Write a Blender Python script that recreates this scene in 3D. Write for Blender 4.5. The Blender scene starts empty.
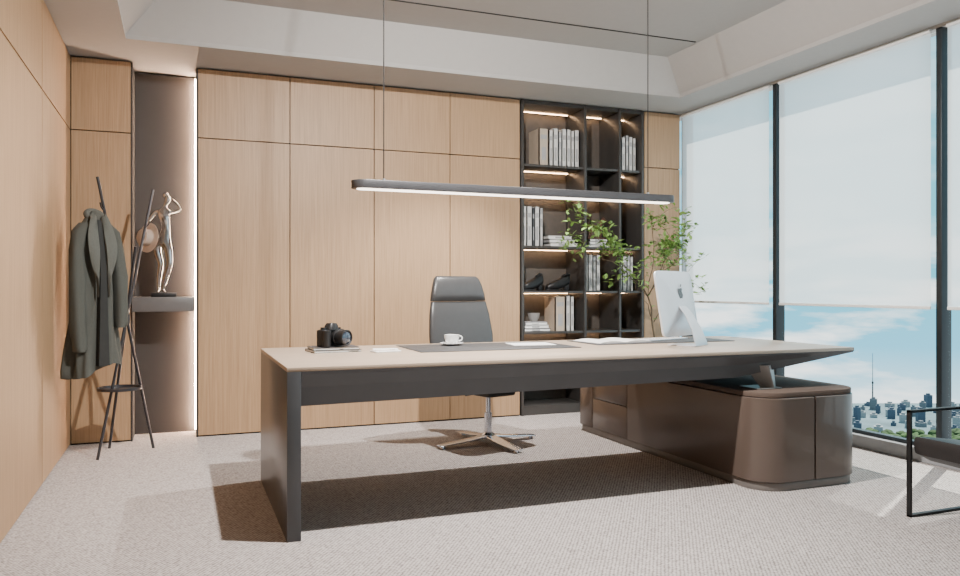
import bpy, bmesh, math, random
from mathutils import Vector, Matrix
random.seed(7)
SC = bpy.context.scene
COL = SC.collection

# ------------------------------------------------------------------ materials
def newmat(name):
    m = bpy.data.materials.new(name); m.use_nodes = True
    nt = m.node_tree
    return m, nt, nt.nodes["Principled BSDF"], nt.nodes["Material Output"]

def pmat(name, col, rough=0.5, metal=0.0, bump=0.0, bscale=200.0, var=0.0, vscale=20.0, coat=0.0, emis=None, estr=0.0, trans=0.0, ior=1.45, spec=None):
    m, nt, p, o = newmat(name)
    p.inputs["Base Color"].default_value = (*col, 1)
    p.inputs["Roughness"].default_value = rough
    p.inputs["Metallic"].default_value = metal
    p.inputs["IOR"].default_value = ior
    if spec is not None: p.inputs["Specular IOR Level"].default_value = spec
    if coat: p.inputs["Coat Weight"].default_value = coat
    if trans: p.inputs["Transmission Weight"].default_value = trans
    if emis:
        p.inputs["Emission Color"].default_value = (*emis, 1); p.inputs["Emission Strength"].default_value = estr
    tc = nt.nodes.new("ShaderNodeTexCoord")
    n = nt.nodes.new("ShaderNodeTexNoise"); n.inputs["Scale"].default_value = vscale; n.inputs["Detail"].default_value = 4
    nt.links.new(tc.outputs["Object"], n.inputs["Vector"])
    if var:
        r = nt.nodes.new("ShaderNodeValToRGB")
        r.color_ramp.elements[0].position = .3; r.color_ramp.elements[1].position = .7
        r.color_ramp.elements[0].color = (*[c*(1-var) for c in col], 1)
        r.color_ramp.elements[1].color = (*[min(1, c*(1+var)) for c in col], 1)
        nt.links.new(n.outputs["Fac"], r.inputs["Fac"]); nt.links.new(r.outputs["Color"], p.inputs["Base Color"])
    if bump:
        n2 = nt.nodes.new("ShaderNodeTexNoise"); n2.inputs["Scale"].default_value = bscale; n2.inputs["Detail"].default_value = 3
        nt.links.new(tc.outputs["Object"], n2.inputs["Vector"])
        b = nt.nodes.new("ShaderNodeBump"); b.inputs["Strength"].default_value = bump; b.inputs["Distance"].default_value = .005
        nt.links.new(n2.outputs["Fac"], b.inputs["Height"]); nt.links.new(b.outputs["Normal"], p.inputs["Normal"])
    return m

def wood(name, c0, c1, rough=.5, scl=(80, 80, 1.5)):
    m, nt, p, o = newmat(name)
    tc = nt.nodes.new("ShaderNodeTexCoord"); mp = nt.nodes.new("ShaderNodeMapping")
    oi = nt.nodes.new("ShaderNodeObjectInfo")
    vm = nt.nodes.new("ShaderNodeVectorMath"); vm.operation = 'ADD'
    sc = nt.nodes.new("ShaderNodeMath"); sc.operation = 'MULTIPLY'; sc.inputs[1].default_value = 13
    nt.links.new(oi.outputs["Random"], sc.inputs[0])
    nt.links.new(tc.outputs["Object"], vm.inputs[0]); nt.links.new(sc.outputs[0], vm.inputs[1])
    nt.links.new(vm.outputs[0], mp.inputs["Vector"]); mp.inputs["Scale"].default_value = scl
    n = nt.nodes.new("ShaderNodeTexNoise"); n.inputs["Scale"].default_value = 1.6; n.inputs["Detail"].default_value = 6; n.inputs["Roughness"].default_value = .65
    nt.links.new(mp.outputs[0], n.inputs["Vector"])
    r = nt.nodes.new("ShaderNodeValToRGB"); r.color_ramp.elements[0].position = .30; r.color_ramp.elements[1].position = .70
    r.color_ramp.elements[0].color = (*c0, 1); r.color_ramp.elements[1].color = (*c1, 1)
    nt.links.new(n.outputs["Fac"], r.inputs["Fac"]); nt.links.new(r.outputs["Color"], p.inputs["Base Color"])
    b = nt.nodes.new("ShaderNodeBump"); b.inputs["Strength"].default_value = .08; b.inputs["Distance"].default_value = .003
    nt.links.new(n.outputs["Fac"], b.inputs["Height"]); nt.links.new(b.outputs["Normal"], p.inputs["Normal"])
    p.inputs["Roughness"].default_value = rough
    return m

M = {}
M['oak'] = wood("oak_veneer", (.29, .178, .096), (.435, .281, .158))
M['oakdesk'] = wood("pale_desk_oak", (.335, .26, .198), (.455, .36, .28), .34, (1.2, 40, 40))
M['dark'] = pmat("dark_reveal", (.012, .012, .012), .7, var=.1)
M['frame'] = pmat("graphite_metal", (.05, .05, .054), .38, .3, var=.05)
M['shelfframe'] = pmat("bronze_grey_metal", (.070, .066, .063), .35, .4, var=.05)
M['deskgrey'] = pmat("graphite_lacquer", (.068, .070, .075), .28, .3, var=.04, vscale=8)
M['niche'] = pmat("taupe_lacquer", (.038, .033, .031), .55, var=.06, vscale=3)
M['shelfback'] = pmat("shelf_back_panel", (.105, .090, .078), .5, var=.1)
M['plaster'] = pmat("white_plaster", (.385, .373, .362), .9, bump=.05, bscale=60, var=.015)
M['wall'] = pmat("wall_paint", (.5, .48, .45), .9, bump=.05, var=.02)
M['mullion'] = pmat("window_frame_metal", (.025, .03, .034), .4, .4, var=.05)
M['sill'] = pmat("sill_stone", (.30, .30, .31), .5, var=.05)
M['cab'] = pmat("brown_taupe_lacquer", (.088, .064, .052), .28, .0, var=.03, vscale=4, coat=.2)
M['cabtop'] = pmat("brown_taupe_top", (.10, .073, .060), .7, .0, var=.03, vscale=4, spec=.1)
M['plinth'] = pmat("grey_plinth", (.16, .145, .135), .4, .2, var=.04)
M['chrome'] = pmat("chrome", (.74, .79, .88), .22, .95, var=.03)
M['steel'] = pmat("brushed_steel", (.5, .5, .52), .3, .9, var=.05)
M['bracket'] = pmat("grey_bracket", (.20, .195, .19), .4, .1, var=.03)
M['leather'] = pmat("grey_leather", (.052, .052, .054), .32, bump=.12, bscale=350, var=.05)
M['blackleather'] = pmat("black_leather", (.014, .012, .012), .5, bump=.25, bscale=300, var=.08)
M['black'] = pmat("black_plastic", (.010, .010, .011), .4, bump=.1, bscale=400, var=.1)
M['cable'] = pmat("black_cable", (.004, .004, .004), .9, var=.1)
M['glassy'] = pmat("lens_glass", (.02, .03, .05), .05, coat=1.0, var=.1)
M['blackmetal'] = pmat("black_metal", (.02, .02, .021), .4, .6, var=.05)
M['rack'] = pmat("grey_rack_metal", (.05, .05, .056), .35, .5, var=.05)
M['paper'] = pmat("white_paper", (.8, .8, .78), .7, var=.02)
M['ceramic'] = pmat("white_ceramic", (.85, .85, .84), .18, coat=.5, var=.01)
M['pad'] = pmat("charcoal_leather_pad", (.045, .047, .051), .5, bump=.15, bscale=400, var=.06)
M['alu'] = pmat("silver_aluminium", (.66, .68, .72), .3, .55, var=.02)
M['logo'] = pmat("logo_dark_grey", (.06, .065, .07), .2, .5, var=.02)
M['screen'] = pmat("screen_glass", (.01, .01, .012), .08, coat=.6, var=.02)
M['coat'] = pmat("grey_green_wool", (.070, .074, .065), .9, bump=.5, bscale=500, var=.2, vscale=300)
M['coatdark'] = pmat("grey_green_wool_light", (.095, .099, .088), .9, bump=.4, bscale=500, var=.2, vscale=300)
M['front_gap'] = pmat("coat_gap_shade", (.018, .019, .018), .8, var=.1)  # near-black colour painting the shade inside the coat's open front
M['bark'] = pmat("twig_bark", (.10, .075, .045), .8, bump=.4, bscale=120, var=.3)
M['leaf'] = pmat("green_leaf", (.20, .35, .085), .45, var=.4, vscale=14)
M['vase'] = pmat("stone_vase", (.25, .24, .23), .6, bump=.3, bscale=60, var=.1)
M['copper'] = pmat("tan_felt_hat", (.50, .40, .33), .45, .3, var=.06)
M['silver'] = pmat("silvered_glass", (.50, .50, .51), .05, 1.0, var=.04, vscale=12)
M['led'] = pmat("warm_led_diffuser", (1, .9, .8), .5, emis=(1, .62, .34), estr=26, var=.01)
M['ledniche'] = pmat("warm_led_vertical", (1, .9, .8), .5, emis=(1, .68, .46), estr=210, var=.01)
M['ledlamp'] = pmat("pendant_diffuser", (1, .95, .9), .5, emis=(1, .90, .78), estr=5, var=.01)
M['bk_white'] = pmat("book_white", (.62, .61, .59), .6, var=.04)
M['bk_grey'] = pmat("book_grey", (.34, .34, .35), .6, var=.05)
M['bk_beige'] = pmat("book_beige", (.46, .38, .30), .6, var=.05)
M['bk_dark'] = pmat("book_dark", (.04, .04, .045), .5, var=.08)
M['brown'] = pmat("dark_brown_wood", (.09, .04, .025), .4, var=.2)

def carpet():
    m, nt, p, o = newmat("woven_carpet")
    L = nt.links.new
    tc = nt.nodes.new("ShaderNodeTexCoord")
    mp = nt.nodes.new("ShaderNodeMapping"); mp.inputs["Scale"].default_value = (1, 1.9, 1)
    mp.inputs["Rotation"].default_value = (0, 0, .35)
    L(tc.outputs["Object"], mp.inputs["Vector"])
    v = nt.nodes.new("ShaderNodeTexVoronoi"); v.inputs["Scale"].default_value = 60; v.inputs["Randomness"].default_value = .3
    L(mp.outputs[0], v.inputs["Vector"])
    n = nt.nodes.new("ShaderNodeTexNoise"); n.inputs["Scale"].default_value = 24; n.inputs["Detail"].default_value = 3
    L(tc.outputs["Object"], n.inputs["Vector"])
    mx = nt.nodes.new("ShaderNodeMath"); mx.operation = 'MULTIPLY_ADD'; mx.inputs[1].default_value = .24
    L(n.outputs["Fac"], mx.inputs[0]); L(v.outputs["Distance"], mx.inputs[2])
    r = nt.nodes.new("ShaderNodeValToRGB")
    r.color_ramp.elements[0].position = .30; r.color_ramp.elements[1].position = .82
    r.color_ramp.elements[0].color = (.63, .572, .545, 1); r.color_ramp.elements[1].color = (.14, .114, .107, 1)
    L(mx.outputs[0], r.inputs["Fac"]); L(r.outputs["Color"], p.inputs["Base Color"])
    b = nt.nodes.new("ShaderNodeBump"); b.inputs["Strength"].default_value = .9; b.inputs["Distance"].default_value = .007; b.invert = True
    L(v.outputs["Distance"], b.inputs["Height"]); L(b.outputs["Normal"], p.inputs["Normal"])
    p.inputs["Roughness"].default_value = .95
    return m
M['carpet'] = carpet()

def blindmat():
    m, nt, p, o = newmat("roller_blind_fabric")
    L = nt.links.new
    nt.nodes.remove(p)
    d = nt.nodes.new("ShaderNodeBsdfDiffuse"); t = nt.nodes.new("ShaderNodeBsdfTranslucent"); tr = nt.nodes.new("ShaderNodeBsdfTransparent")
    tc = nt.nodes.new("ShaderNodeTexCoord"); n = nt.nodes.new("ShaderNodeTexNoise"); n.inputs["Scale"].default_value = 2
    L(tc.outputs["Object"], n.inputs["Vector"])
    r = nt.nodes.new("ShaderNodeValToRGB"); r.color_ramp.elements[0].color = (.88, .88, .88, 1); r.color_ramp.elements[1].color = (.93, .93, .93, 1)
    L(n.outputs["Fac"], r.inputs["Fac"]); L(r.outputs["Color"], t.inputs["Color"])
    d.inputs["Color"].default_value = (.82, .84, .86, 1)
    a = nt.nodes.new("ShaderNodeMixShader"); a.inputs[0].default_value = .74
    b = nt.nodes.new("ShaderNodeMixShader"); b.inputs[0].default_value = .24
    L(d.outputs[0], a.inputs[1]); L(t.outputs[0], a.inputs[2]); L(a.outputs[0], b.inputs[1]); L(tr.outputs[0], b.inputs[2]); L(b.outputs[0], o.inputs["Surface"])
    return m
M['blind'] = blindmat()
def glassmat():
    m, nt, p, o = newmat("clear_glazing"); L = nt.links.new
    nt.nodes.remove(p)
    g = nt.nodes.new("ShaderNodeBsdfGlossy"); g.inputs["Roughness"].default_value = .02
    tr = nt.nodes.new("ShaderNodeBsdfTransparent"); tr.inputs["Color"].default_value = (.95, .985, .98, 1)
    lw = nt.nodes.new("ShaderNodeLayerWeight"); lw.inputs["Blend"].default_value = .12
    mu = nt.nodes.new("ShaderNodeMath"); mu.operation = 'MULTIPLY'; mu.inputs[1].default_value = .2
    L(lw.outputs["Fresnel"], mu.inputs[0])
    a = nt.nodes.new("ShaderNodeMixShader"); L(mu.outputs[0], a.inputs[0]); L(tr.outputs[0], a.inputs[1]); L(g.outputs[0], a.inputs[2]); L(a.outputs[0], o.inputs["Surface"])
    return m
M['glass'] = glassmat()
def facade(name, c0, c1):
    m, nt, p, o = newmat(name); L = nt.links.new
    tc = nt.nodes.new("ShaderNodeTexCoord"); mp = nt.nodes.new("ShaderNodeMapping"); mp.inputs["Rotation"].default_value = (math.pi/2, 0, .4)
    br = nt.nodes.new("ShaderNodeTexBrick"); br.inputs["Scale"].default_value = 1.2; br.offset = 0
    br.inputs["Color1"].default_value = (*c1, 1); br.inputs["Color2"].default_value = (*[c*.8 for c in c1], 1); br.inputs["Mortar"].default_value = (*c0, 1)
    br.inputs["Mortar Size"].default_value = .12
    L(tc.outputs["Object"], mp.inputs["Vector"]); L(mp.outputs[0], br.inputs["Vector"]); L(br.outputs["Color"], p.inputs["Base Color"])
    p.inputs["Roughness"].default_value = .8
    return m
FAC = [facade("facade_pale", (.30, .30, .31), (.09, .11, .135)), facade("facade_blue", (.065, .09, .13), (.025, .038, .06)), facade("facade_grey", (.15, .16, .18), (.045, .052, .068))]
M['canopy'] = pmat("tree_canopy_green", (.04, .075, .02), .9, var=.6, vscale=.3)
M['ground'] = pmat("distant_ground", (.12, .17, .19), .95, var=.3, vscale=.05)

# ------------------------------------------------------------------ geometry builder
class G:
    def __init__(s): s.bm = bmesh.new(); s.mi = 0
    def _add(s, b, M4=None):
        if M4 is not None: bmesh.ops.transform(b, matrix=M4, verts=b.verts)
        for f in b.faces: f.material_index = s.mi
        me = bpy.data.meshes.new("tmp"); b.to_mesh(me); b.free()
        s.bm.from_mesh(me); bpy.data.meshes.remove(me); return s
    def box(s, lo, hi, bev=0, seg=2, M4=None):
        b = bmesh.new(); bmesh.ops.create_cube(b, size=1)
        lo = Vector(lo); hi = Vector(hi)
        for v in b.verts: v.co = Vector([(lo[i]+hi[i])/2 + v.co[i]*(hi[i]-lo[i]) for i in range(3)])
        if bev: bmesh.ops.bevel(b, geom=b.edges[:], offset=bev, segments=seg, profile=.5, affect='EDGES')
        return s._add(b, M4)
    def loft(s, rings, cap=True, closed=True, M4=None):
        b = bmesh.new(); R = [[b.verts.new(p) for p in r] for r in rings]; n = len(rings[0])
        for i in range(len(R)-1):
            for j in range(n if closed else n-1):
                k = (j+1) % n
                b.faces.new((R[i][j], R[i][k], R[i+1][k], R[i+1][j]))
        if cap and closed: b.faces.new(R[0][::-1]); b.faces.new(R[-1])
        bmesh.ops.recalc_face_normals(b, faces=b.faces)
        return s._add(b, M4)
    def tube(s, pts, r, n=10, M4=None):
        pts = [Vector(p) for p in pts]; rr = r if isinstance(r, (list, tuple)) else [r]*len(pts)
        rings = []; up = None
        for i, p in enumerate(pts):
            d = (pts[min(i+1, len(pts)-1)] - pts[max(i-1, 0)]).normalized()
            if up is None: up = Vector((0, 0, 1)) if abs(d.z) < .9 else Vector((1, 0, 0))
            u = (up - d*up.dot(d)).normalized(); v = d.cross(u); up = u
            rings.append([p + (u*math.cos(2*math.pi*k/n) + v*math.sin(2*math.pi*k/n))*rr[i] for k in range(n)])
        return s.loft(rings, M4=M4)
    def lathe(s, prof, c=(0, 0, 0), n=32, M4=None):
        rings = [[Vector((c[0]+r*math.cos(2*math.pi*k/n), c[1]+r*math.sin(2*math.pi*k/n), c[2]+z)) for k in range(n)] for r, z in prof]
        return s.loft(rings, M4=M4)
    def prism(s, poly, z0, z1, bev=0, M4=None):
        b = bmesh.new(); a = [b.verts.new((x, y, z0)) for x, y in poly]; c = [b.verts.new((x, y, z1)) for x, y in poly]
        n = len(poly); b.faces.new(a[::-1]); b.faces.new(c)
        for i in range(n): b.faces.new((a[i], a[(i+1) % n], c[(i+1) % n], c[i]))
        bmesh.ops.recalc_face_normals(b, faces=b.faces)
        if bev: bmesh.ops.bevel(b, geom=b.edges[:], offset=bev, segments=2, profile=.5, affect='EDGES')
        return s._add(b, M4)
    def face(s, pts):
        b = bmesh.new(); b.faces.new([b.verts.new(p) for p in pts]); return s._add(b)
    def ico(s, c, r, sub=2, sc=(1, 1, 1), jit=0):
        b = bmesh.new(); bmesh.ops.create_icosphere(b, subdivisions=sub, radius=r)
        for v in b.verts:
            k = 1 + random.uniform(-jit, jit)
            v.co = Vector((c[0]+v.co.x*sc[0]*k, c[1]+v.co.y*sc[1]*k, c[2]+v.co.z*sc[2]*k))
        return s._add(b)
    def obj(s, name, mats, parent=None, loc=(0, 0, 0), rot=(0, 0, 0), ang=35, **props):
        me = bpy.data.meshes.new(name); s.bm.to_mesh(me); s.bm.free()
        if not isinstance(mats, (list, tuple)): mats = [mats]
        for m in mats: me.materials.append(M[m] if isinstance(m, str) else m)
        if ang:
            for p in me.polygons: p.use_smooth = True
            me.set_sharp_from_angle(angle=math.radians(ang))
        o = bpy.data.objects.new(name, me); COL.objects.link(o)
        o.location = loc; o.rotation_euler = rot
        if parent: o.parent = parent
        for k, v in props.items(): o[k] = v
        return o

def ring(c, a, b, n=24, e=2.0, u=(1, 0, 0), v=(0, 1, 0), fn=None):
    c = Vector(c); u = Vector(u); v = Vector(v); out = []
    for k in range(n):
        t = 2*math.pi*k/n; cs, sn = math.cos(t), math.sin(t)
        x = abs(cs)**(2/e)*math.copysign(1, cs); y = abs(sn)**(2/e)*math.copysign(1, sn)
        f = fn(t) if fn else 1
        out.append(c + u*a*x*f + v*b*y*f)
    return out

def thing(name, label, category, loc=(0, 0, 0), rot=(0, 0, 0), **props):
    e = bpy.data.objects.new(name, None); e.empty_display_size = .1; COL.objects.link(e)
    e.location = loc; e.rotation_euler = rot; e["label"] = label; e["category"] = category
    for k, v in props.items(): e[k] = v
    return e
def struct(g, name, mat, **k): return g.obj(name, mat, kind="structure", **k)

# ------------------------------------------------------------------ room shell
XL, XR, YB, YF, ZC, ZT = -.71, 4.334, 6.03, -1.6, 2.715, 3.0
struct(G().box((XL-.1, YF-.1, -.1), (XR+.14, 6.55, 0)), "floor", 'carpet', ang=0)
struct(G().box((XL-.1, 6.45, 0), (XR+.14, 6.55, 3.1)), "wall_back", 'wall', ang=0)
struct(G().box((XL-.1, YF-.1, 0), (XR+.14, YF, 3.1)), "wall_front", 'wall', ang=0)
g = G()
bx0, bx1, by0, by1 = -.33, 3.97, -.4, 5.52
tx0, tx1, ty0, ty1 = -.11, 3.75, -.2, 5.39
o = [(XL-.1, YF-.1), (XR+.14, YF-.1), (XR+.14, 6.55), (XL-.1, 6.55)]
b_ = [(bx0, by0), (bx1, by0), (bx1, by1), (bx0, by1)]
t_ = [(tx0, ty0), (tx1, ty0), (tx1, ty1), (tx0, ty1)]
for i in range(4):
    j = (i+1) % 4
    g.face([(*o[i], ZC), (*o[j], ZC), (*b_[j], ZC), (*b_[i], ZC)])
    g.face([(*b_[i], ZC), (*b_[j], ZC), (*b_[j], ZC+.03), (*b_[i], ZC+.03)])
    g.face([(*b_[i], ZC+.03), (*b_[j], ZC+.03), (*t_[j], ZT), (*t_[i], ZT)])
g.face([(*p, ZT) for p in t_])
g.box((XL-.1, YF-.1, 3.1), (XR+.14, 6.55, 3.2))
struct(g, "ceiling", 'plaster', ang=0)
struct(G().box((tx0+.02, 4.97, ZT-.006), (tx1-.03, 4.98, ZT-.001)), "trim_1", 'dark', ang=0)

g = G(); g.mi = 0
ys = [-1.6, -.55, .5, 1.55, 2.6, 3.65, 4.85, 6.03]
for i in range(len(ys)-1):
    for z0, z1 in ((.012, 2.185), (2.195, 2.70)):
        g.box((XL-.02, ys[i]+.005, z0), (XL, ys[i+1]-.005, z1))
g.mi = 1; g.box((XL-.1, YF-.1, 0), (XL-.018, 6.55, 3.1))
struct(g, "wall_left", ['oak', 'dark'], ang=0)

g = G(); g.box((XR+.0, YF, 0), (XR+.14, 6.55, .085), .004)
g.mi = 1; g.box((XR+.02, YF, ZC-.02), (XR+.14, 6.55, 3.1))
struct(g, "wall_right", ['sill', 'wall'], ang=0)
ym = [6.0, 4.82, 3.41, 2.0, .59, -.82]
edges = ym + [-1.6]
for i, y in enumerate(ym):
    if i == 0: struct(G().box((XR+.03, 5.99, .085), (XR+.12, 6.05, ZC-.02), .004), "trim_2", 'mullion')
    else: struct(G().box((XR+.012, y-.020, .085), (XR+.10, y+.020, ZC-.02), .004), "trim_%d" % (i+2), 'mullion')
for i in range(len(edges)-1):
    g = G(); a, b = edges[i+1]+.022, edges[i]-.022
    if b > 5.9: b = 5.99
    g.box((XR+.07, a, .086), (XR+.078, b, ZC-.021))
    g.mi = 1; g.box((XR+.05, a, .086), (XR+.10, b, .11))
    struct(g, "window_%d" % (i+1), ['glass', 'mullion'], ang=0)
    e = thing("roller_blind", "white translucent fabric roller blind pulled halfway down the window", "blind", (XR+.0, (a+b)/2, ZC-.02), group="roller blinds along the window wall")
    h = (b-a)/2
    lo_, hi_ = (-h+.018, h-.05)
    if i == 0: hi_ = h
    G().face([(-.004, lo_, -.02), (-.004, hi_, -.02), (-.004, hi_, -1.72), (-.004, lo_, -1.72)]).obj("fabric", 'blind', e, ang=0)
    G().box((-.01, lo_, -1.735), (.0, hi_, -1.715), .003).obj("hem_bar", 'paper', e)
    G().tube([(-.005, lo_, -.012), (-.005, hi_, -.012)], .014, 12).obj("roller", 'paper', e)

# ------------------------------------------------------------------ wardrobes
def wardrobe(x0, x1, label, zt=2.70):
    w = x1-x0; e = thing("wardrobe", label, "wardrobe", ((x0+x1)/2, YB, 0), group="oak wardrobes along the wall")
    G().box((-w/2, .022, 0), (w/2, .40, 2.708)).obj("body", 'dark', e, ang=0)
    G().box((-w/2+.0035, 0, .012), (w/2-.0035, .02, 2.191)).obj("door", 'oak', e, ang=0)
    G().box((-w/2+.0035, 0, 2.199), (w/2-.0035, .02, zt)).obj("door", 'oak', e, ang=0)
xs = [.121, .782, 1.437, 2.074, 2.705]
for i in range(4): wardrobe(xs[i], xs[i+1], "tall light oak wardrobe with two flush handleless doors")
wardrobe(-.708, -.326, "narrow light oak cupboard beside the lit niche")
wardrobe(3.945, 4.334, "narrow light oak cupboard between bookshelf and window")

# niche
e = thing("display_niche", "dark taupe recessed niche lit by a vertical LED strip", "niche", (-.1025, YB, 0))
G().box((-.2235, .28, 0), (.2235, .30, 2.70)).obj("back_panel", 'niche', e, ang=0)
G().box((-.2235, 0, 0), (-.2135, .28, 2.70)).obj("side_panel", 'niche', e, ang=0)
G().box((.2135, 0, 0), (.2235, .28, 2.70)).obj("side_panel", 'niche', e, ang=0)
G().box((.206, .232, .02), (.2135, .252, 2.68)).obj("led_strip", 'ledniche', e, ang=0)
G().box((-.213, -.09, .925), (.203, .27, 1.028), .003).obj("shelf", pmat("niche_shelf_grey", (.12, .112, .11), .4, var=.04), e)

# ------------------------------------------------------------------ bookshelf
BX = [2.715, 3.333, 3.686, 3.935]
SZ = [.08, .36, .715, 1.067, 1.457, 1.93, 2.16]
e = thing("bookshelf", "tall graphite metal bookshelf with warm LED lit compartments", "bookshelf", (BX[0], YB, 0))
W = BX[3]-BX[0]; D = .34
for i, x in enumerate(BX):
    c = x-BX[0]; t = .012
    c = max(t, min(W-t, c))
    G().box((c-t, -.01, 0), (c+t, D, 2.705), .002).obj("upright", 'shelfframe', e)
G().box((.024, 0, 2.675), (W-.024, D, 2.705)).obj("top_panel", 'shelfframe', e)
G().box((.024, 0, 0), (W-.024, D, .08)).obj("plinth", 'shelfframe', e)
G().box((0, D, 0), (W, D+.02, 2.705)).obj("back_panel", 'shelfback', e, ang=0)
for z in SZ[1:]:
    G().box((.028, .004, z-.020), (W-.028, D, z), .001).obj("shelf", 'shelfframe', e)
for k in range(3):
    a = max(BX[k]-BX[0], 0)+.02; b = BX[k+1]-BX[0]-.02
    for z in (2.674, 2.139, 1.909, 1.436, 1.046, .694):
        if k == 1 and z in (2.139,): continue
        G().box((a, D-.055, z-.004), (b, D-.045, z-.0005)).obj("led_strip", 'led', e, ang=0)

def book(x, z, t, h, mat, d=.2, lean=0, y=YB+.05, group="books on the shelf", label=None, flat=False):
    g = G()
    if not flat:
        g.box((0, 0, 0), (t*.12, d, h)); g.box((t*.88, 0, 0), (t, d, h)); g.box((0, 0, 0), (t, .004, h))
        g.mi = 1; g.box((t*.13, .004, .004), (t*.87, d-.004, h-.004))
        g.mi = 2; g.box((t*.2, -.0008, h*.72), (t*.8, 0, h*.84)); g.box((t*.3, -.0008, h*.15), (t*.7, 0, h*.5))
    else:
        g.box((0, 0, 0), (h, d, t*.15)); g.box((0, 0, t*.85), (h, d, t)); g.box((0, 0, 0), (.004, d, t))
        g.mi = 1; g.box((.004, .004, t*.15), (h-.004, d-.004, t*.85)); g.mi = 2; g.box((h*.3, -.0008, t*.3), (h*.6, .003, t*.7))
    lab = label or {"bk_white": "white hardcover book standing upright on the bookshelf", "bk_grey": "grey hardcover book standing upright on the bookshelf",
           "bk_beige": "beige hardcover book standing upright on the bookshelf", "bk_dark": "black hardcover book standing upright on the bookshelf"}[mat]
    return g.obj("book", [mat, 'paper', 'bk_grey' if mat != 'bk_grey' else 'bk_white'], loc=(x, y, z), rot=(0, lean, 0), ang=0, label=lab, category="book", group=group)

def seqrow(x, z, items, group):
    for t, h, m in items:
        book(x, z, t, h, m, group=group); x += t+.003
seqrow(2.905, 2.161, [(.10, .32, 'bk_beige'), (.035, .31, 'bk_white'), (.05, .33, 'bk_white'), (.03, .30, 'bk_grey'), (.045, .33, 'bk_white'), (.04, .33, 'bk_white'), (.03, .32, 'bk_white'), (.045, .33, 'bk_white')], "books on the top shelf")
seqrow(3.70, 2.161, [(.035, .31, 'bk_white'), (.04, .30, 'bk_white'), (.03, .32, 'bk_grey'), (.04, .31, 'bk_white'), (.03, .30, 'bk_white')], "books on the top shelf")
seqrow(2.745, 1.458, [(.045, .34, 'bk_white'), (.05, .34, 'bk_white'), (.02, .33, 'bk_dark'), (.045, .34, 'bk_white'), (.03, .33, 'bk_grey')], "books on the middle shelf")
seqrow(3.352, 1.068, [(.04, .32, 'bk_white'), (.045, .32, 'bk_white'), (.03, .31, 'bk_grey'), (.04, .32, 'bk_white')], "books on the lower middle shelf")
seqrow(3.705, 1.068, [(.04, .32, 'bk_white'), (.045, .31, 'bk_white'), (.03, .32, 'bk_grey'), (.03, .31, 'bk_white')], "books on the lower middle shelf")
seqrow(3.06, .716, [(.11, .30, 'bk_beige'), (.04, .31, 'bk_white'), (.035, .30, 'bk_white')], "books on the low shelf")
for k in range(3):
    book(3.02-.01*k, 1.458+.032*k, .03, .27-.02*k, ['bk_white', 'bk_grey', 'bk_white'][k], d=.19, flat=True, group="stacked books on the middle shelf", label="hardcover book lying flat in a small stack")
for k in range(3):
    book(3.40+.006*k, 1.458+.026*k, .024, .22-.02*k, ['bk_grey', 'bk_white', 'bk_dark'][k], d=.18, flat=True, group="stacked books in the centre compartment", label="hardcover book lying flat in a small stack")
for k in range(3):
    book(2.77+.006*k, .716+.028*k, .026, .25-.02*k, ['bk_dark', 'bk_white', 'bk_grey'][k], d=.19, flat=True, group="stacked books on the low shelf", label="hardcover book lying flat in a small stack")
G().lathe([(.02, 0), (.03, .003), (.05, .04), (.055, .075), (.05, .075), (.045, .04), (.02, .01)], n=24).obj("bowl", 'vase', loc=(2.90, YB+.14, .798), label="small grey stoneware bowl on stacked books", category="bowl")
def blacksculpt(x, y, r):
    g = G(); rings = []
    for (px, z, w, h) in [(-.125, .022, .012, .012), (-.11, .032, .032, .026), (-.07, .042, .042, .036), (-.02, .055, .038, .045), (.03, .075, .032, .052), (.07, .095, .030, .055), (.095, .10, .026, .045), (.105, .10, .012, .025)]:
        rings.append(ring((px, 0, z), w, h, 20, 2.4, u=(0, 1, 0), v=(0, 0, 1)))
    g.loft(rings)
    g.tube([(.03, 0, .125), (.075, 0, .150), (.105, 0, .140)], [.012, .016, .010], 10)
    g.box((.05, -.018, .0), (.095, .018, .07), .006)
    g.box((-.12, -.032, .0), (-.0, .032, .014), .004)
    g.obj("shoe_sculpture", 'black', loc=(x, y, 1.0675), rot=(0, 0, r), label="black shoe-shaped sculpture on the bookshelf", category="sculpture", group="black sculptures on the shelf")
blacksculpt(2.89, YB+.13, .25); blacksculpt(3.15, YB+.15, -.15)
g = G()
g.loft([ring((x, 0, .10+.01*math.sin(i*2)), .001+r, r*1.1, 14, u=(0, 1, 0), v=(0, 0, 1)) for i, (x, r) in enumerate([(-.07, .012), (-.06, .028), (-.02, .026), (.03, .028), (.06, .018), (.065, .008)])])
g.tube([(.05, 0, .115), (.075, 0, .16), (.085, 0, .185)], [.02, .015, .012], 10)
g.tube([(.078, 0, .188), (.12, 0, .165)], [.016, .009], 10)
for lx, ly in ((-.055, .014), (-.05, -.014), (.045, .014), (.05, -.014)):
    g.tube([(lx, ly, .1), (lx+.008, ly, .055), (lx-.004, ly, .01)], [.013, .008, .007], 8)
g.tube([(-.07, 0, .115), (-.095, 0, .09), (-.1, 0, .05)], [.008, .008, .003], 8)
g.box((-.09, -.03, 0), (.09, .03, .012), .003)
g.obj("horse_figurine", 'brown', loc=(3.50, YB+.12, 1.536), label="small dark brown horse figurine on stacked books", category="figurine")

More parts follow.
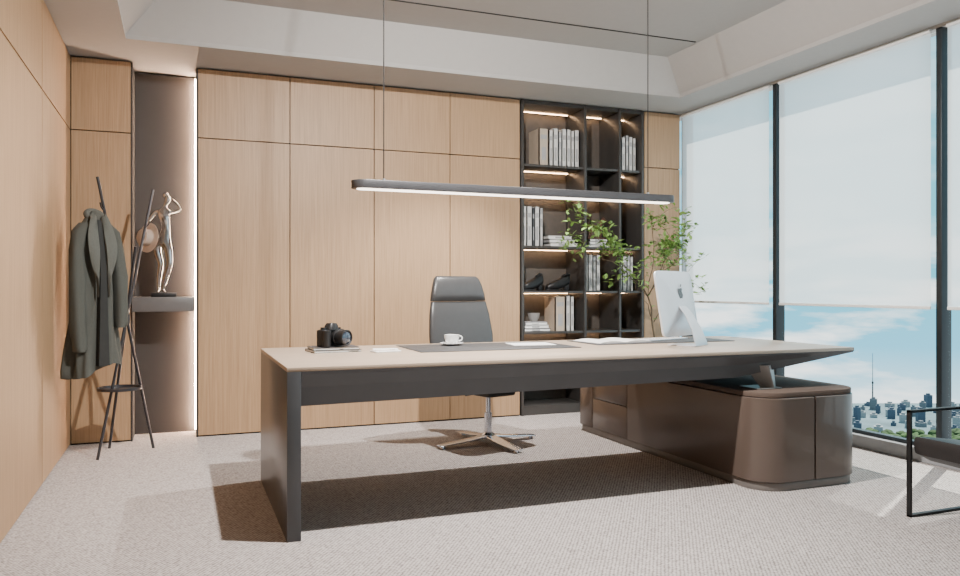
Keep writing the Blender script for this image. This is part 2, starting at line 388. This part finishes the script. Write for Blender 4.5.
# ------------------------------------------------------------------ desk
DX0, DX1, DY0, DY1 = .427, 3.64, 3.39, 4.55
e = thing("desk", "long executive desk with pale oak top and graphite apron", "desk", (0, 0, 0))
g = G()
g.prism([(DX0, DY0), (DX1, DY0), (DX1, DY1), (DX0, DY1)], .732, .75, .0015)
g.obj("desktop", 'oakdesk', e)
def sec(x, zb, ins):
    h = .732-zb; c0, c1 = DY0, DY1
    return [Vector(p) for p in ((x, c0, .7315), (x, c0+.004*ins, .7315-h*.10), (x, c0+.03*ins, .7315-h*.46), (x, c0+.05*ins, zb), (x, c1-.05*ins, zb), (x, c1-.03*ins, .7315-h*.46), (x, c1-.004*ins, .7315-h*.10), (x, c1, .7315))]
g = G(); g.loft([sec(DX0+.062, .575, 1), sec(2.85, .603, 1), sec(DX1, .7225, .15)])
g.obj("apron", 'deskgrey', e, ang=10)
g = G(); g.box((DX0, DY0, 0), (DX0+.06, DY1, .7315), .002); g.obj("leg_panel", 'deskgrey', e)
g = G()
T = Matrix.Translation((3.05, 3.47, 0))
g.box((-.08, -.05, .5305), (.09, .10, .537), .002, M4=T)
g.loft([ring((0.035, 0, .536), .055, .05, 4, 1), ring((-.03, 0, .665), .10, .08, 4, 1)], M4=T)
g.obj("support_bracket", 'bracket', e, ang=20, label="grey angled metal support bracket")

# ------------------------------------------------------------------ side cabinet
cx0, cx1, cy0, cy1 = 2.87, 3.60, 3.27, 5.27
def rpath(ins, r=.17, seg=10):
    x0, x1, y0, y1 = cx0+ins, cx1-ins, cy0+ins, cy1-ins; r = r-ins
    p = [(x0, y1)]
    p += [(x0+r-r*math.cos(a), y0+r-r*math.sin(a)) for a in [math.pi/2*k/seg for k in range(seg+1)]]
    p += [(x1-r+r*math.sin(a), y0+r-r*math.cos(a)) for a in [math.pi/2*k/seg for k in range(seg+1)]]
    p += [(x1, y1)]
    return p
e = thing("side_cabinet", "brown lacquered low cabinet with rounded corners under the desk", "cabinet", (0, 0, 0))
G().prism(rpath(.022), .055, .50).obj("body", 'dark', e, ang=30)
G().prism(rpath(.006), .503, .53, .003).obj("top", 'cabtop', e, ang=30)
G().prism(rpath(.012), .0, .045, .003).obj("plinth", 'plinth', e, ang=30)
def shell(name, path_o, path_i, z0=.05, z1=.50):
    b = G(); rings = []
    for (xo, yo), (xi, yi) in zip(path_o, path_i):
        rings.append([Vector((xo, yo, z0)), Vector((xo, yo, z1-.004)), Vector((xo+(xi-xo)*.2, yo+(yi-yo)*.2, z1)), Vector((xi, yi, z1)), Vector((xi, yi, z0))])
    b.loft(rings); return b.obj(name, 'cab', e, ang=25)
o_, i_ = rpath(0), rpath(.021)
shell("side_panel", [(cx0, 4.597)]+o_[1:12]+[(3.224, cy0)], [(cx0+.021, 4.597)]+i_[1:12]+[(3.224, cy0+.021)])
shell("door", [(3.236, cy0)]+o_[12:], [(3.236, cy0+.021)]+i_[12:])
for z0, z1 in ((.05, .27), (.275, .50)):
    G().box((cx0, 4.603, z0), (cx0+.021, 5.075, z1), .002).obj("drawer", 'cab', e)
G().box((cx0, 5.081, .05), (cx0+.021, 5.27, .5), .002).obj("end_panel", 'cab', e)

# ------------------------------------------------------------------ pendant lamp
e = thing("pendant_lamp", "slim linear graphite pendant lamp hanging over the desk", "pendant lamp", (1.825, 4.0, 1.61))
def stadium(L_, w, n=12):
    p = []
    for k in range(n+1):
        a = -math.pi/2+math.pi*k/n; p.append((L_/2-w/2+w/2*math.cos(a), w/2*math.sin(a)))
    for k in range(n+1):
        a = math.pi/2+math.pi*k/n; p.append((-L_/2+w/2+w/2*math.cos(a), w/2*math.sin(a)))
    return p
G().prism(stadium(1.985, .13), .004, .046, .003).obj("housing", 'frame', e)
G().prism(stadium(1.93, .075), .0, .0038, .001).obj("diffuser", 'ledlamp', e)
for x in (-.82, .818):
    G().tube([(x, 0, .05), (x, 0, 1.39)], .0032, 6).obj("cable", 'cable', e)
    G().tube([(x, 0, .046), (x, 0, .062)], .008, 10).obj("cable_grip", 'steel', e)

# ------------------------------------------------------------------ office chair
e = thing("office_chair", "grey leather high-back office chair on a chrome four-star base", "office chair", (2.02, 5.05, 0), (0, 0, math.radians(-164)))
g = G(); rings = []
for z, w, y, t in [(.44, .21, -.22, .02), (.47, .245, -.235, .034), (.6, .275, -.25, .038), (.75, .280, -.268, .036), (.9, .264, -.29, .034), (.99, .244, -.305, .03), (.995, .240, -.306, .027)]:
    rings.append(ring((.035, y, z), w, t, 40, 3.2))
g.loft(rings); g.obj("backrest", 'leather', e, ang=50)
g = G(); rings = []
for z, w, y, t in [(.997, .238, -.305, .026), (1.002, .242, -.304, .034), (1.05, .233, -.306, .04), (1.12, .214, -.315, .036), (1.16, .198, -.325, .028), (1.180, .178, -.33, .014)]:
    rings.append(ring((.04, y, z), w, t, 40, 3.4))
g.loft(rings); g.obj("headrest", 'leather', e, ang=60)
g = G(); rings = []
for y, w, z, t in [(-.25, .20, .47, .02), (-.22, .245, .455, .045), (0, .265, .445, .05), (.18, .265, .455, .05), (.25, .25, .45, .04), (.275, .20, .44, .02)]:
    rings.append(ring((0, y, z), w, t, 32, 3.2, v=(0, 0, 1)))
g.loft(rings); g.obj("seat", 'leather', e, ang=50)
g = G(); g.box((-.12, -.14, .345), (.12, .16, .40), .012).box((-.20, -.05, .375), (.20, .05, .40), .008); g.tube([(.1, .05, .37), (.24, .06, .365)], .007, 8); g.obj("tilt_mechanism", 'black', e)
G().tube([(0, 0, .06), (0, 0, .22), (0, 0, .221), (0, 0, .36)], [.027, .027, .018, .018], 20).obj("column", 'chrome', e)
G().lathe([(.02, .035), (.05, .04), (.05, .065), (.03, .08), (.02, .08)], n=24).obj("hub", 'chrome', e)
for k in range(4):
    a = math.radians(-6+90*k)
    g = G(); rings = []
    for r, w, z, t in [(.03, .042, .055, .010), (.18, .042, .038, .007), (.33, .040, .027, .006), (.39, .036, .022, .005)]:
        c = Vector((r*math.cos(a), r*math.sin(a), z)); rings.append(ring(c, w, t, 12, 3, u=(-math.sin(a), math.cos(a), 0), v=(0, 0, 1)))
    g.loft(rings); g.tube([(.36*math.cos(a), .36*math.sin(a), .020), (.36*math.cos(a), .36*math.sin(a), 0.001)], [.014, .02], 14)
    g.obj("base_leg", 'chrome', e)

# ------------------------------------------------------------------ desk objects
Z = .7502
for k in range(2):
    g = G(); a, b, t = .13-.006*k, .09-.004*k, .013
    g.box((-a, -b, 0), (a, b, .002)); g.box((-a, -b, t-.002), (a, b, t)); g.box((-a, b-.003, 0), (a, b, t)); g.mi = 1; g.box((-a+.003, -b+.003, .002), (a-.003, b-.003, t-.002))
    g.obj("book", ['bk_dark', 'paper'], loc=(.775, 4.20, Z+.0135*k), rot=(0, 0, .12-.1*k), ang=0, label="thin black-covered book lying under the camera", category="book", group="books under the camera")
e = thing("camera", "black digital camera with a large lens on books", "camera", (.765, 4.20, Z+.0272), (0, 0, math.radians(35)))
e.scale = (1.12, 1.12, 1.12)
g = G(); g.box((-.075, -.02, 0), (.075, .028, .082), .008)
g.loft([ring((-.002, -.0, .08), .036, .03, 20, 3), ring((-.002, -.002, .1), .03, .026, 20, 3), ring((-.002, -.002, .112), .022, .02, 20, 3)])
g.tube([(-.05, .004, .08), (-.05, .004, .093)], .014, 16).tube([(.05, .002, .08), (.05, .002, .09)], .011, 16)
g.obj("body", 'black', e)
G().loft([ring((-.062, -.028, z), .018, .02, 16, 2.6) for z in (.003, .04, .078)]).obj("grip", 'black', e)
g = G(); Rm = Matrix.Translation((.008, -.02, .044)) @ Matrix.Rotation(math.radians(90), 4, 'X')
g.lathe([(.036, 0), (.037, .02), (.033, .022), (.033, .04), (.038, .042), (.038, .075), (.034, .077), (.030, .07)], n=32, M4=Rm); g.obj("lens", 'black', e)
G().lathe([(.03, .0), (.03, .001), (.02, .006), (.006, .008)], n=28, M4=Matrix.Translation((.008, -.0905, .044)) @ Matrix.Rotation(math.radians(90), 4, 'X')).obj("lens_glass", 'glassy', e)
G().box((-.075, -.04, 0), (.075, .04, .008), .003).obj("mobile_phone", 'ceramic', loc=(1.03, 4.06, Z), rot=(0, 0, .25), label="white mobile phone lying on the desk", category="phone")
G().box((-.07, -.045, 0), (.07, .045, .002)).obj("note_card", 'paper', loc=(1.07, 4.22, Z), rot=(0, 0, -.2), ang=0, label="white note card lying on the desk", category="card")
G().box((1.19, 3.93, Z), (2.15, 4.44, Z+.004), .0015).obj("desk_pad", 'pad', label="charcoal leather desk pad in front of the office chair", category="desk pad")
G().box((2.33, 4.06, Z), (3.34, 4.46, Z+.004), .0015).obj("desk_mat", 'pad', label="charcoal leather mat under the keyboard", category="desk mat")
zp = Z+.0043
e = thing("coffee_cup", "white ceramic coffee cup on a saucer", "cup", (1.50, 4.33, zp))
G().lathe([(.03, 0), (.045, .004), (.07, .012), (.07, .015), (.04, .008), (.002, .006)], n=36).obj("saucer", 'ceramic', e)
G().lathe([(.02, .0085), (.034, .018), (.043, .04), (.046, .062), (.0425, .062), (.039, .04), (.03, .022), (.002, .018)], n=36).obj("cup_bowl", 'ceramic', e)
G().tube([(.042+.024*math.sin(a), 0, .04+.016*math.cos(a)) for a in [math.pi*k/10 for k in range(11)]], .0035, 8).obj("handle", 'ceramic', e)
g = G(); g.mi = 0; g.box((-.105, -.13, 0), (.105, .13, .002)); g.mi = 1; g.box((-.09, -.11, .002), (.09, .11, .0022))
g.obj("paper_sheet", ['paper', pmat('pale_paper', (.74, .75, .76), .7, var=.03)], loc=(1.97, 4.24, zp), rot=(0, 0, 1.45), ang=0, label="white sheets of paper on the desk pad", category="paper")
g = G()
for s in (-1, 1):
    rings = []
    for i in range(9):
        u = i/8*.2; z = .003+.012*math.sin(min(1, u/.2*1.0)*math.pi)*.8
        rings.append([Vector((s*u, -.14, z)), Vector((s*u, .14, z)), Vector((s*u, .14, 0)), Vector((s*u, -.14, 0))])
    g.loft(rings)
g.obj("open_magazine", 'bk_white', loc=(2.56, 4.28, zp), rot=(0, 0, .12), label="open white magazine lying on the desk mat", category="magazine")
e = thing("keyboard", "slim white keyboard on the desk mat", "keyboard", (2.95, 4.30, zp), (0, 0, .3))
G().prism([(-.2, -.055), (.2, -.055), (.2, .055), (-.2, .055)], 0, .008, .002).obj("keyboard_body", 'alu', e)
g = G()
for r in range(5):
    for c in range(14): g.box((-.19+c*.0272, -.048+r*.0195, .008), (-.19+c*.0272+.024, -.048+r*.0195+.0165, .0105))
g.obj("keys", 'ceramic', e, ang=0, kind="stuff")
e = thing("desktop_computer", "silver all-in-one desktop computer seen from behind, on stand", "computer", (2.80, 3.92, Z), (0, 0, math.radians(30)))
T = Matrix.Translation((0, 0, .25)) @ Matrix.Rotation(math.radians(-9), 4, 'X')
g = G()
rings = []
for d, ins in ((.010, 0), (.0, .0), (-.010, .03), (-.022, .10), (-.028, .17)):
    rings.append([Vector((x, d, z)) for x, z in [(p.x, p.y) for p in ring((0, 0, 0), .25-ins, .198-ins*.9, 40, 12)]])
g.loft(rings, M4=T); g.obj("casing", 'alu', e, ang=30)
g = G(); g.box((-.24, .0102, -.13), (.24, .012, .188), M4=T); g.obj("screen", 'screen', e, ang=0)
def apple(s):
    raw = [(0, .36), (.12, .41), (.27, .42), (.40, .34), (.33, .26), (.30, .14), (.32, .0), (.44, -.12), (.38, -.27), (.28, -.42), (.17, -.5), (.06, -.46), (-.05, -.46), (-.17, -.5), (-.29, -.42), (-.40, -.25), (-.45, -.02), (-.42, .2), (-.33, .36), (-.2, .42), (-.08, .39)]
    return [(x*s, y*s) for x, y in raw]
T2 = T @ Matrix.Translation((0, -.0275, .06)) @ Matrix.Rotation(math.radians(90), 4, 'X')
g = G(); g.prism(apple(.07), 0, .0015, M4=T2)
g.prism([(.01*1, .034), (.012, .045), (.022, .054), (.026, .054), (.024, .044), (.016, .036)], 0, .0015, M4=T2)
g.obj("logo", 'logo', e, ang=0)
g = G(); rings = []
for y, z, w, t in [(-.03, .235, .05, .006), (-.075, .18, .055, .006), (-.12, .10, .07, .006), (-.145, .03, .085, .005), (-.15, .006, .092, .004)]:
    rings.append(ring((0, y, z), w, t, 16, 4))
g.loft(rings); g.prism([(x, y-.06) for x, y in [(p.x, p.y) for p in ring((0, 0, 0), .095, .095, 24, 6)]], 0, .006, .0015)
g.obj("stand", 'alu', e)

# ------------------------------------------------------------------ potted plant
random.seed(33)
e = thing("potted_plant", "airy green branching plant in a tall stone vase", "plant", (3.80, 5.62, 0))
G().lathe([(.10, 0), (.13, .02), (.15, .2), (.14, .4), (.10, .5), (.07, .55), (.08, .58), (.065, .58), (.055, .55), (.05, .3)], n=32).obj("vase", 'vase', e)
tips = []; g = G()
def branch(p0, p1, r0, r1, wob=.035, n=7, lvl=0, dens=.8, st=3, sub=.22):
    p0 = Vector(p0); p1 = Vector(p1); L_ = (p1-p0).length; pts = []
    for i in range(n+1):
        f = i/n; p = p0.lerp(p1, f); 
        if 0 < i < n: p += Vector([random.uniform(-wob, wob)*L_ for _ in range(3)])
        p.z += .10*L_*math.sin(f*math.pi)
        p.x = min(p.x, .41+.02*f); p.y = min(p.y, .30)
        pts.append(p)
    g.tube(pts, [r0+(r1-r0)*i/n for i in range(n+1)], 6)
    ax = (p1-p0).normalized()
    for i in range(st if lvl == 0 else 1, n+1):
        if lvl < 2 and random.random() < dens:
            rd = Vector((random.uniform(-1, 1), random.uniform(-.6, .6), random.uniform(-.5, 1))).normalized()
            d = (ax*.5+rd).normalized()*sub*random.uniform(.6, 1.1)
            branch(pts[i], pts[i]+d, r0*.4, .0009, wob, 5, lvl+1, dens*.8, 1, sub*.5)
        if lvl >= 1: tips.append((pts[i], lvl))
branch((0, 0, .5), (-.10, -.02, 1.02), .009, .007, .02, 4, lvl=3)
fork = (-.10, -.02, 1.02)
branch(fork, (-.94, -.18, 1.56), .0038, .001, n=10, dens=.85, st=4)
branch(fork, (-.78, -.12, 1.38), .0035, .001, n=9, dens=.8, st=4)
branch(fork, (-.42, -.12, 1.24), .0035, .001, dens=.7)
branch(fork, (.0, .0, 1.68), .005, .0015, dens=1.0, st=2)
branch(fork, (.22, -.1, 1.58), .005, .0015, dens=1.0, st=2)
branch(fork, (.16, -.2, 1.40), .004, .0015, dens=.9)
branch((-.06, 0, .85), (-.34, -.2, 1.08), .0035, .001, dens=.5)
branch((-.03, 0, .8), (.24, -.15, 1.26), .004, .001, dens=.9)
g.obj("branches", 'bark', e, ang=60)
g = G(); b = g.bm
for p, l in tips:
    for _ in range(1):
        d = Vector((random.uniform(-1, 1), random.uniform(-1, 1), random.uniform(-.5, .6))).normalized()
        L_ = random.uniform(.044, .068); s = d.cross(Vector((random.uniform(-.4, .4), random.uniform(-.4, .4), 1))).normalized()*L_*.28
        up = s.cross(d).normalized()*L_*.08
        q = p + d*.006
        wp = Vector((3.80, 5.62, 0))+q+d*L_
        if wp.x > 4.29 or wp.y > 5.98: continue
        v = [q, q+d*L_*.3+s*.85+up, q+d*L_*.65+s*.8+up, q+d*L_, q+d*L_*.65-s*.8+up, q+d*L_*.3-s*.85+up]
        m1 = b.verts.new(q+d*L_*.5)
        V = [b.verts.new(x) for x in v]
        for i in range(6): b.faces.new((V[i], V[(i+1) % 6], m1))
g.obj("leaves", 'leaf', e, ang=0, kind="stuff")

# ------------------------------------------------------------------ coat rack and coat
e = thing("coat_rack", "dark grey metal coat rack of three crossing poles with round tray", "coat rack", (-.33, 5.59, 0))
A0, A1 = Vector((.16, .14, 0)), Vector((-.16, -.14, 1.80))
B0, B1 = Vector((-.16, -.13, 0)), Vector((.158, .11, 1.76))
C0, C1 = Vector((-.12, .24, 0)), Vector((.062, -.134, 1.36))
for a, b in ((A0, A1), (B0, B1), (C0, C1)):
    g = G(); g.tube([a, b], .0095, 12); g.obj("pole", 'rack', e)
G().tube([(0.0, 0, .86), (0.0, 0, .92)], .022, 16).obj("joint", 'rack', e)
G().lathe([(.10, 0), (.135, .004), (.135, .022), (.128, .022), (.125, .008), (.002, .008)], c=(-.04, -.03, .425), n=36).obj("tray", 'rack', e)
for p, d in ((A0.lerp(A1, .88), (-.02, -.06, .03)), (B0.lerp(B1, .85), (.03, -.05, .03))):
    q = p; G().tube([q, q+Vector(d)*.8, q+Vector(d)+Vector((0, 0, .02))], .005, 8).obj("hook", 'rack', e)

e = thing("coat", "grey-green wool coat draped from a hook of the coat rack", "coat", (-.492, 5.36, .545), (0, 0, math.radians(30)))
e.scale = (.94, .92, 1)
def fold(z):
    k = min(1, max(0, (.98-z)/.45))
    return lambda t: 1 + (.17*math.sin(5*t+z*2.2)+.12*math.sin(9*t-z*3+1)+.05*math.sin(15*t+z*9))*(.25+.75*k)
g = G(); rings = []
prof = [(1.03, .018, .02, .0, .02), (1.01, .035, .032, 0, .018), (.98, .065, .045, 0, .012), (.93, .10, .058, 0, 0), (.86, .115, .066, 0, 0), (.76, .115, .072, 0, 0), (.62, .114, .078, 0, 0), (.5, .12, .085, -.003, 0), (.35, .132, .09, -.006, 0), (.2, .146, .096, -.010, 0), (.08, .157, .102, -.014, 0), (.035, .16, .102, -.014, 0), (.04, .138, .085, -.014, 0)]
for z, a, b, x, y in prof: rings.append(ring((x, y, z), a, b, 80, 2.1, fn=fold(z)))
for i, r in enumerate(rings):
    if i >= 7:
        for p in r: p.z += .05*math.sin(p.x*12+.5)*(i-6)/6
g.loft(rings); g.obj("coat_body", 'coat', e, ang=80)
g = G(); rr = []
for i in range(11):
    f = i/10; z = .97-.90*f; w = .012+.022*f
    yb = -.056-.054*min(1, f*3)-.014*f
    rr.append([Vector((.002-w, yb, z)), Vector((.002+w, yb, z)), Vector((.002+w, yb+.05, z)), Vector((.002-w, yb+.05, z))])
g.loft(rr); g.obj("front_gap", 'front_gap', e, ang=30)  # dark strip set in as the shaded gap of the open front
for s in (-1, 1):
    g = G(); rings = []
    for i, (z, x, y, r) in enumerate([(.95, .065, 0, .035), (.90, .105, -.01, .046), (.78, .13, -.025, .046), (.62, .14, -.045, .046), (.48, .14, -.06, .045), (.33, .135, -.07, .043), (.30, .132, -.07, .038)]):
        zz = z + (-.14 if s < 0 and i > 3 else 0)
        rings.append(ring((s*x, y, zz), r, r*1.15, 28, 2, fn=lambda t, z=z: 1+.12*math.sin(3*t+z*26)+.05*math.sin(5*t-z*40)))
    g.loft(rings); g.obj("sleeve", 'coat', e, ang=80)
    g = G(); rr = []
    for i in range(11):
        f = i/10; z = .99-.50*f; w = .062*math.sin(math.pi*min(1, f*1.05+.10))+.010
        x0 = .016+.016*f; yb = -.045-.065*min(1, f*2.2)
        rr.append([Vector((s*x0, yb-.010, z)), Vector((s*(x0+w*.6), yb-.022-.005*math.sin(i*1.7), z+.008)), Vector((s*(x0+w), yb-.006, z+.025)), Vector((s*(x0+w*.6), yb+.004, z+.008)), Vector((s*x0, yb+.006, z))])
    g.loft(rr); g.obj("lapel", 'coatdark', e, ang=60)
g = G(); g.tube([(.05*math.cos(a), .042*math.sin(a)+.010, .995+.03*math.sin(a)) for a in [math.radians(-60+300*k/18) for k in range(19)]], [.012+.012*math.sin(math.pi*k/18) for k in range(19)], 12); g.obj("collar", 'coatdark', e, ang=60)

# ------------------------------------------------------------------ niche sculpture
e = thing("dancer_statuette", "silvered glass statuette of an elegant woman holding a hat", "statuette", (-.11, 6.02, 1.0285))
G().box((-.085, -.045, 0), (.085, .045, .03), .003).obj("base", 'black', e)
verts = []; edg = []; rad = []
def V(p, r): verts.append(p); rad.append(r); return len(verts)-1
def C(a, b): edg.append((a, b))
pel = V((-.012, 0, .435), .054)
wa = V((.020, 0, .500), .031); ch = V((.002, -.012, .565), .052); sh = V((.0, 0, .617), .031); nk = V((.006, 0, .655), .014); hd = V((.028, -.006, .70), .031); ht = V((.026, .006, .738), .019)
for a, b in ((pel, wa), (wa, ch), (ch, sh), (sh, nk), (nk, hd), (hd, ht)): C(a, b)
k1 = V((.030, -.014, .335), .040); k2 = V((.040, -.028, .24), .028); k3 = V((.012, 0, .14), .026); k4 = V((-.008, .0, .045), .012); k5 = V((.004, -.03, .033), .010)
for a, b in ((pel, k1), (k1, k2), (k2, k3), (k3, k4), (k4, k5)): C(a, b)
m1 = V((-.048, .01, .335), .040); m2 = V((-.020, .01, .24), .027); m3 = V((-.034, .02, .14), .024); m4 = V((-.038, .015, .045), .012); m5 = V((-.042, -.018, .033), .010)
for a, b in ((pel, m1), (m1, m2), (m2, m3), (m3, m4), (m4, m5)): C(a, b)
r1 = V((.056, 0, .614), .018); r2 = V((.112, -.01, .635), .014); r3 = V((.09, -.012, .675), .011); r4 = V((.055, -.012, .70), .010)
for a, b in ((sh, r1), (r1, r2), (r2, r3), (r3, r4)): C(a, b)
l1 = V((-.056, 0, .609), .018); l2 = V((-.104, -.01, .54), .014); l3 = V((-.090, -.04, .47), .011); l4 = V((-.092, -.045, .44), .010)
for a, b in ((sh, l1), (l1, l2), (l2, l3), (l3, l4)): C(a, b)
me = bpy.data.meshes.new("figure"); me.from_pydata(verts, edg, []); me.materials.append(M['silver'])
ob = bpy.data.objects.new("figure", me); COL.objects.link(ob); ob.parent = e
md = ob.modifiers.new("Skin", 'SKIN'); md.use_smooth_shade = True
for i, r in enumerate(rad): me.skin_vertices[0].data[i].radius = (r, r*.85)
me.skin_vertices[0].data[0].use_root = True
ss = ob.modifiers.new("Sub", 'SUBSURF'); ss.levels = 2; ss.render_levels = 2
G().ico((.012, .024, .735), .023, 2).obj("hair_bun", 'silver', e, ang=80)
Mh = Matrix.Translation((-.10, -.065, .42)) @ Matrix.Rotation(math.radians(80), 4, 'X') @ Matrix.Rotation(math.radians(-50), 4, 'Y')
G().lathe([(.045, .06), (.055, .055), (.058, .008), (.062, .004), (.105, .002), (.105, -.001), (.06, 0), (.052, .004), (.045, .05)], n=32, M4=Mh).obj("hat", 'copper', e)

# ------------------------------------------------------------------ armchair (right)
e = thing("armchair", "black leather sling armchair with a thin black metal frame", "armchair", (3.24, 2.04, 0))
for y in (0, .66):
    g = G(); t = .0065
    y0, y1 = y-.012, y+.012
    g.box((0, y0, 0), (2*t, y1, .51), .002).box((0, y0, .497), (.78, y1, .51), .002).box((0, y0, 0), (.78, y1, .013), .002).box((.767, y0, 0), (.78, y1, .51), .002)
    g.obj("side_frame", 'blackmetal', e)
g = G(); rings = []
for x, z, t in [(.018, .35, .018), (.024, .345, .042), (.10, .325, .058), (.25, .295, .068), (.45, .26, .068), (.60, .25, .06), (.64, .25, .02)]:
    rings.append(ring((x, .33, z), .315, t, 40, 14, u=(0, 1, 0), v=(0, 0, 1)))
g.loft(rings); g.obj("seat", 'blackleather', e, ang=50)
g = G(); rings = []
for z, x, t in [(.25, .66, .02), (.27, .66, .045), (.45, .70, .05), (.65, .76, .045), (.72, .78, .03), (.735, .785, .01)]:
    rings.append(ring((x, .33, z), t, .30, 32, 5))
g.loft(rings); g.obj("backrest", 'blackleather', e, ang=50)

# ------------------------------------------------------------------ exterior city
random.seed(5)
GZ = -60
def dirp(t, D): return (D*(.9323*t+.3616), D*(.9323-.3616*t))
g = G()
P = [dirp(.1, 230), dirp(1.1, 230), dirp(1.1, 410), dirp(.1, 410)]
g.face([(p[0], p[1], GZ) for p in P])
g.obj("city_ground", 'ground', ang=0, label="hazy distant plain below the office tower", category="ground", kind="stuff")
placed = []
for i in range(900):
    if len(placed) >= 95: break
    t = random.uniform(.44, .74); D = random.uniform(330, 402)
    w = random.uniform(1.5, 3.6); h = random.uniform(1.0, 3.8)
    if random.random() < .16: h += 2.6
    x, y = dirp(t, D)
    if any(math.hypot(x-a, y-b) < (w+c)*.75 for a, b, c in placed): continue
    placed.append((x, y, w))
    g = G(); g.box((-w/2, -w/2, 0), (w/2, w/2, h)); g.box((-w/4, -w/4, h), (w/4, w/4, h+.8))
    g.obj("office_building", random.choice(FAC), loc=(x, y, GZ), rot=(0, 0, random.uniform(0, 1.5)), ang=0, label="distant city building with rows of windows", category="building", group="buildings of the city skyline")
x, y = dirp(.508, 405)
g = G(); g.tube([(0, 0, 0), (0, 0, 12), (0, 0, 12.1), (0, 0, 27)], [.4, .28, .18, .1], 8); g.tube([(0, 0, 11), (0, 0, 12)], [.5, .5], 10)
g.obj("broadcast_tower", 'mullion', loc=(x, y, GZ), label="slender broadcast tower rising above the skyline", category="tower")
g = G()
for i in range(300):
    t = random.uniform(.42, .8); D = random.uniform(288, 326); x, y = dirp(t, D)
    g.ico((x, y, GZ+.6), random.uniform(1.0, 2.2), 2, (1.2, 1.2, .9), .12)
g.obj("tree_canopy", 'canopy', ang=0, label="dense green tree tops at the edge of the city", category="trees", kind="stuff")

# ------------------------------------------------------------------ world
w = bpy.data.worlds.new("World"); SC.world = w; w.use_nodes = True
nt = w.node_tree; L = nt.links.new; nt.nodes.clear()
out = nt.nodes.new("ShaderNodeOutputWorld"); bg = nt.nodes.new("ShaderNodeBackground")
tc = nt.nodes.new("ShaderNodeTexCoord"); sx = nt.nodes.new("ShaderNodeSeparateXYZ"); L(tc.outputs["Generated"], sx.inputs[0])
mr = nt.nodes.new("ShaderNodeMapRange"); mr.inputs["From Min"].default_value = -.2; mr.inputs["From Max"].default_value = .5
L(sx.outputs["Z"], mr.inputs["Value"])
cr = nt.nodes.new("ShaderNodeValToRGB"); E = cr.color_ramp.elements
E[0].position = 0; E[0].color = (.74, .86, .95, 1); E[1].position = 1; E[1].color = (.26, .44, .55, 1)
q = E.new(.10); q.color = (.64, .82, .93, 1)
q = E.new(.19); q.color = (.19, .57, .79, 1)
q = E.new(.32); q.color = (.12, .52, .68, 1)
L(mr.outputs[0], cr.inputs["Fac"])
mp = nt.nodes.new("ShaderNodeMapping"); mp.inputs["Scale"].default_value = (1, 1, 4.5); L(tc.outputs["Generated"], mp.inputs["Vector"])
nz = nt.nodes.new("ShaderNodeTexNoise"); nz.inputs["Scale"].default_value = 6; nz.inputs["Detail"].default_value = 7; nz.inputs["Roughness"].default_value = .55
L(mp.outputs[0], nz.inputs["Vector"])
c2 = nt.nodes.new("ShaderNodeValToRGB"); c2.color_ramp.elements[0].position = .45; c2.color_ramp.elements[1].position = .59
L(nz.outputs["Fac"], c2.inputs["Fac"])
fd = nt.nodes.new("ShaderNodeMapRange"); fd.inputs["From Min"].default_value = .0; fd.inputs["From Max"].default_value = .10; fd.inputs["To Min"].default_value = 1; fd.inputs["To Max"].default_value = .25
L(sx.outputs["Z"], fd.inputs["Value"])
ml = nt.nodes.new("ShaderNodeMath"); ml.operation = 'MULTIPLY'; L(c2.outputs["Color"], ml.inputs[0]); L(fd.outputs[0], ml.inputs[1])
mx = nt.nodes.new("ShaderNodeMix"); mx.data_type = 'RGBA'; L(ml.outputs[0], mx.inputs["Factor"]); L(cr.outputs["Color"], mx.inputs["A"]); mx.inputs["B"].default_value = (1.12, 1.12, 1.13, 1)
L(mx.outputs["Result"], bg.inputs["Color"]); bg.inputs["Strength"].default_value = 2.1; L(bg.outputs[0], out.inputs["Surface"])

# ------------------------------------------------------------------ lights
def light(kind, name, loc, target, energy, col=(1, 1, 1), size=1, sy=None, shape=None):
    d = bpy.data.lights.new(name, kind); d.energy = energy; d.color = col
    if kind == 'AREA':
        d.size = size; d.shape = shape or 'RECTANGLE'
        if d.shape == 'RECTANGLE': d.size_y = sy or size
    elif kind == 'SUN': d.angle = size
    elif kind == 'SPOT': d.spot_size = math.radians(size); d.spot_blend = .55; d.shadow_soft_size = .03
    o = bpy.data.objects.new(name, d); COL.objects.link(o); o.location = loc
    o.rotation_euler = (Vector(target)-Vector(loc)).to_track_quat('-Z', 'Y').to_euler(); return o
light('AREA', "added_key_light", (1.2, 3.0, 2.95), (1.9, 4.0, 0), 260, (1, .955, .905), .06, shape='DISK')  # added key lamp without a fixture, placed to cast the desk shadow
light('SPOT', "added_spot_light", (2.45, 4.95, 2.97), (1.75, 5.0, 0), 520, (1, .95, .89), 88)  # added spot for the floor pool and chair shadow, no fitting in the slot
light('AREA', "added_fill_light", (1.8, .6, 2.9), (1.8, 4.5, .6), 3, (1, .97, .95), 3.2, 1.6)  # added soft fill out of view, not a ceiling fixture
light('SUN', "sun", (10, 8, 12), (10-.50, 8-.28, 12-1.0), 12.0, (1, .94, .86), .01)

# ------------------------------------------------------------------ camera
cd = bpy.data.cameras.new("Camera"); cam = bpy.data.objects.new("Camera", cd); COL.objects.link(cam)
cd.sensor_width = 36; cd.lens = 773/960*36; cd.clip_end = 2000; cd.clip_start = .05
cam.location = (0, 0, 1.093); cam.rotation_euler = (math.radians(90), 0, math.radians(-21.2))
SC.camera = cam
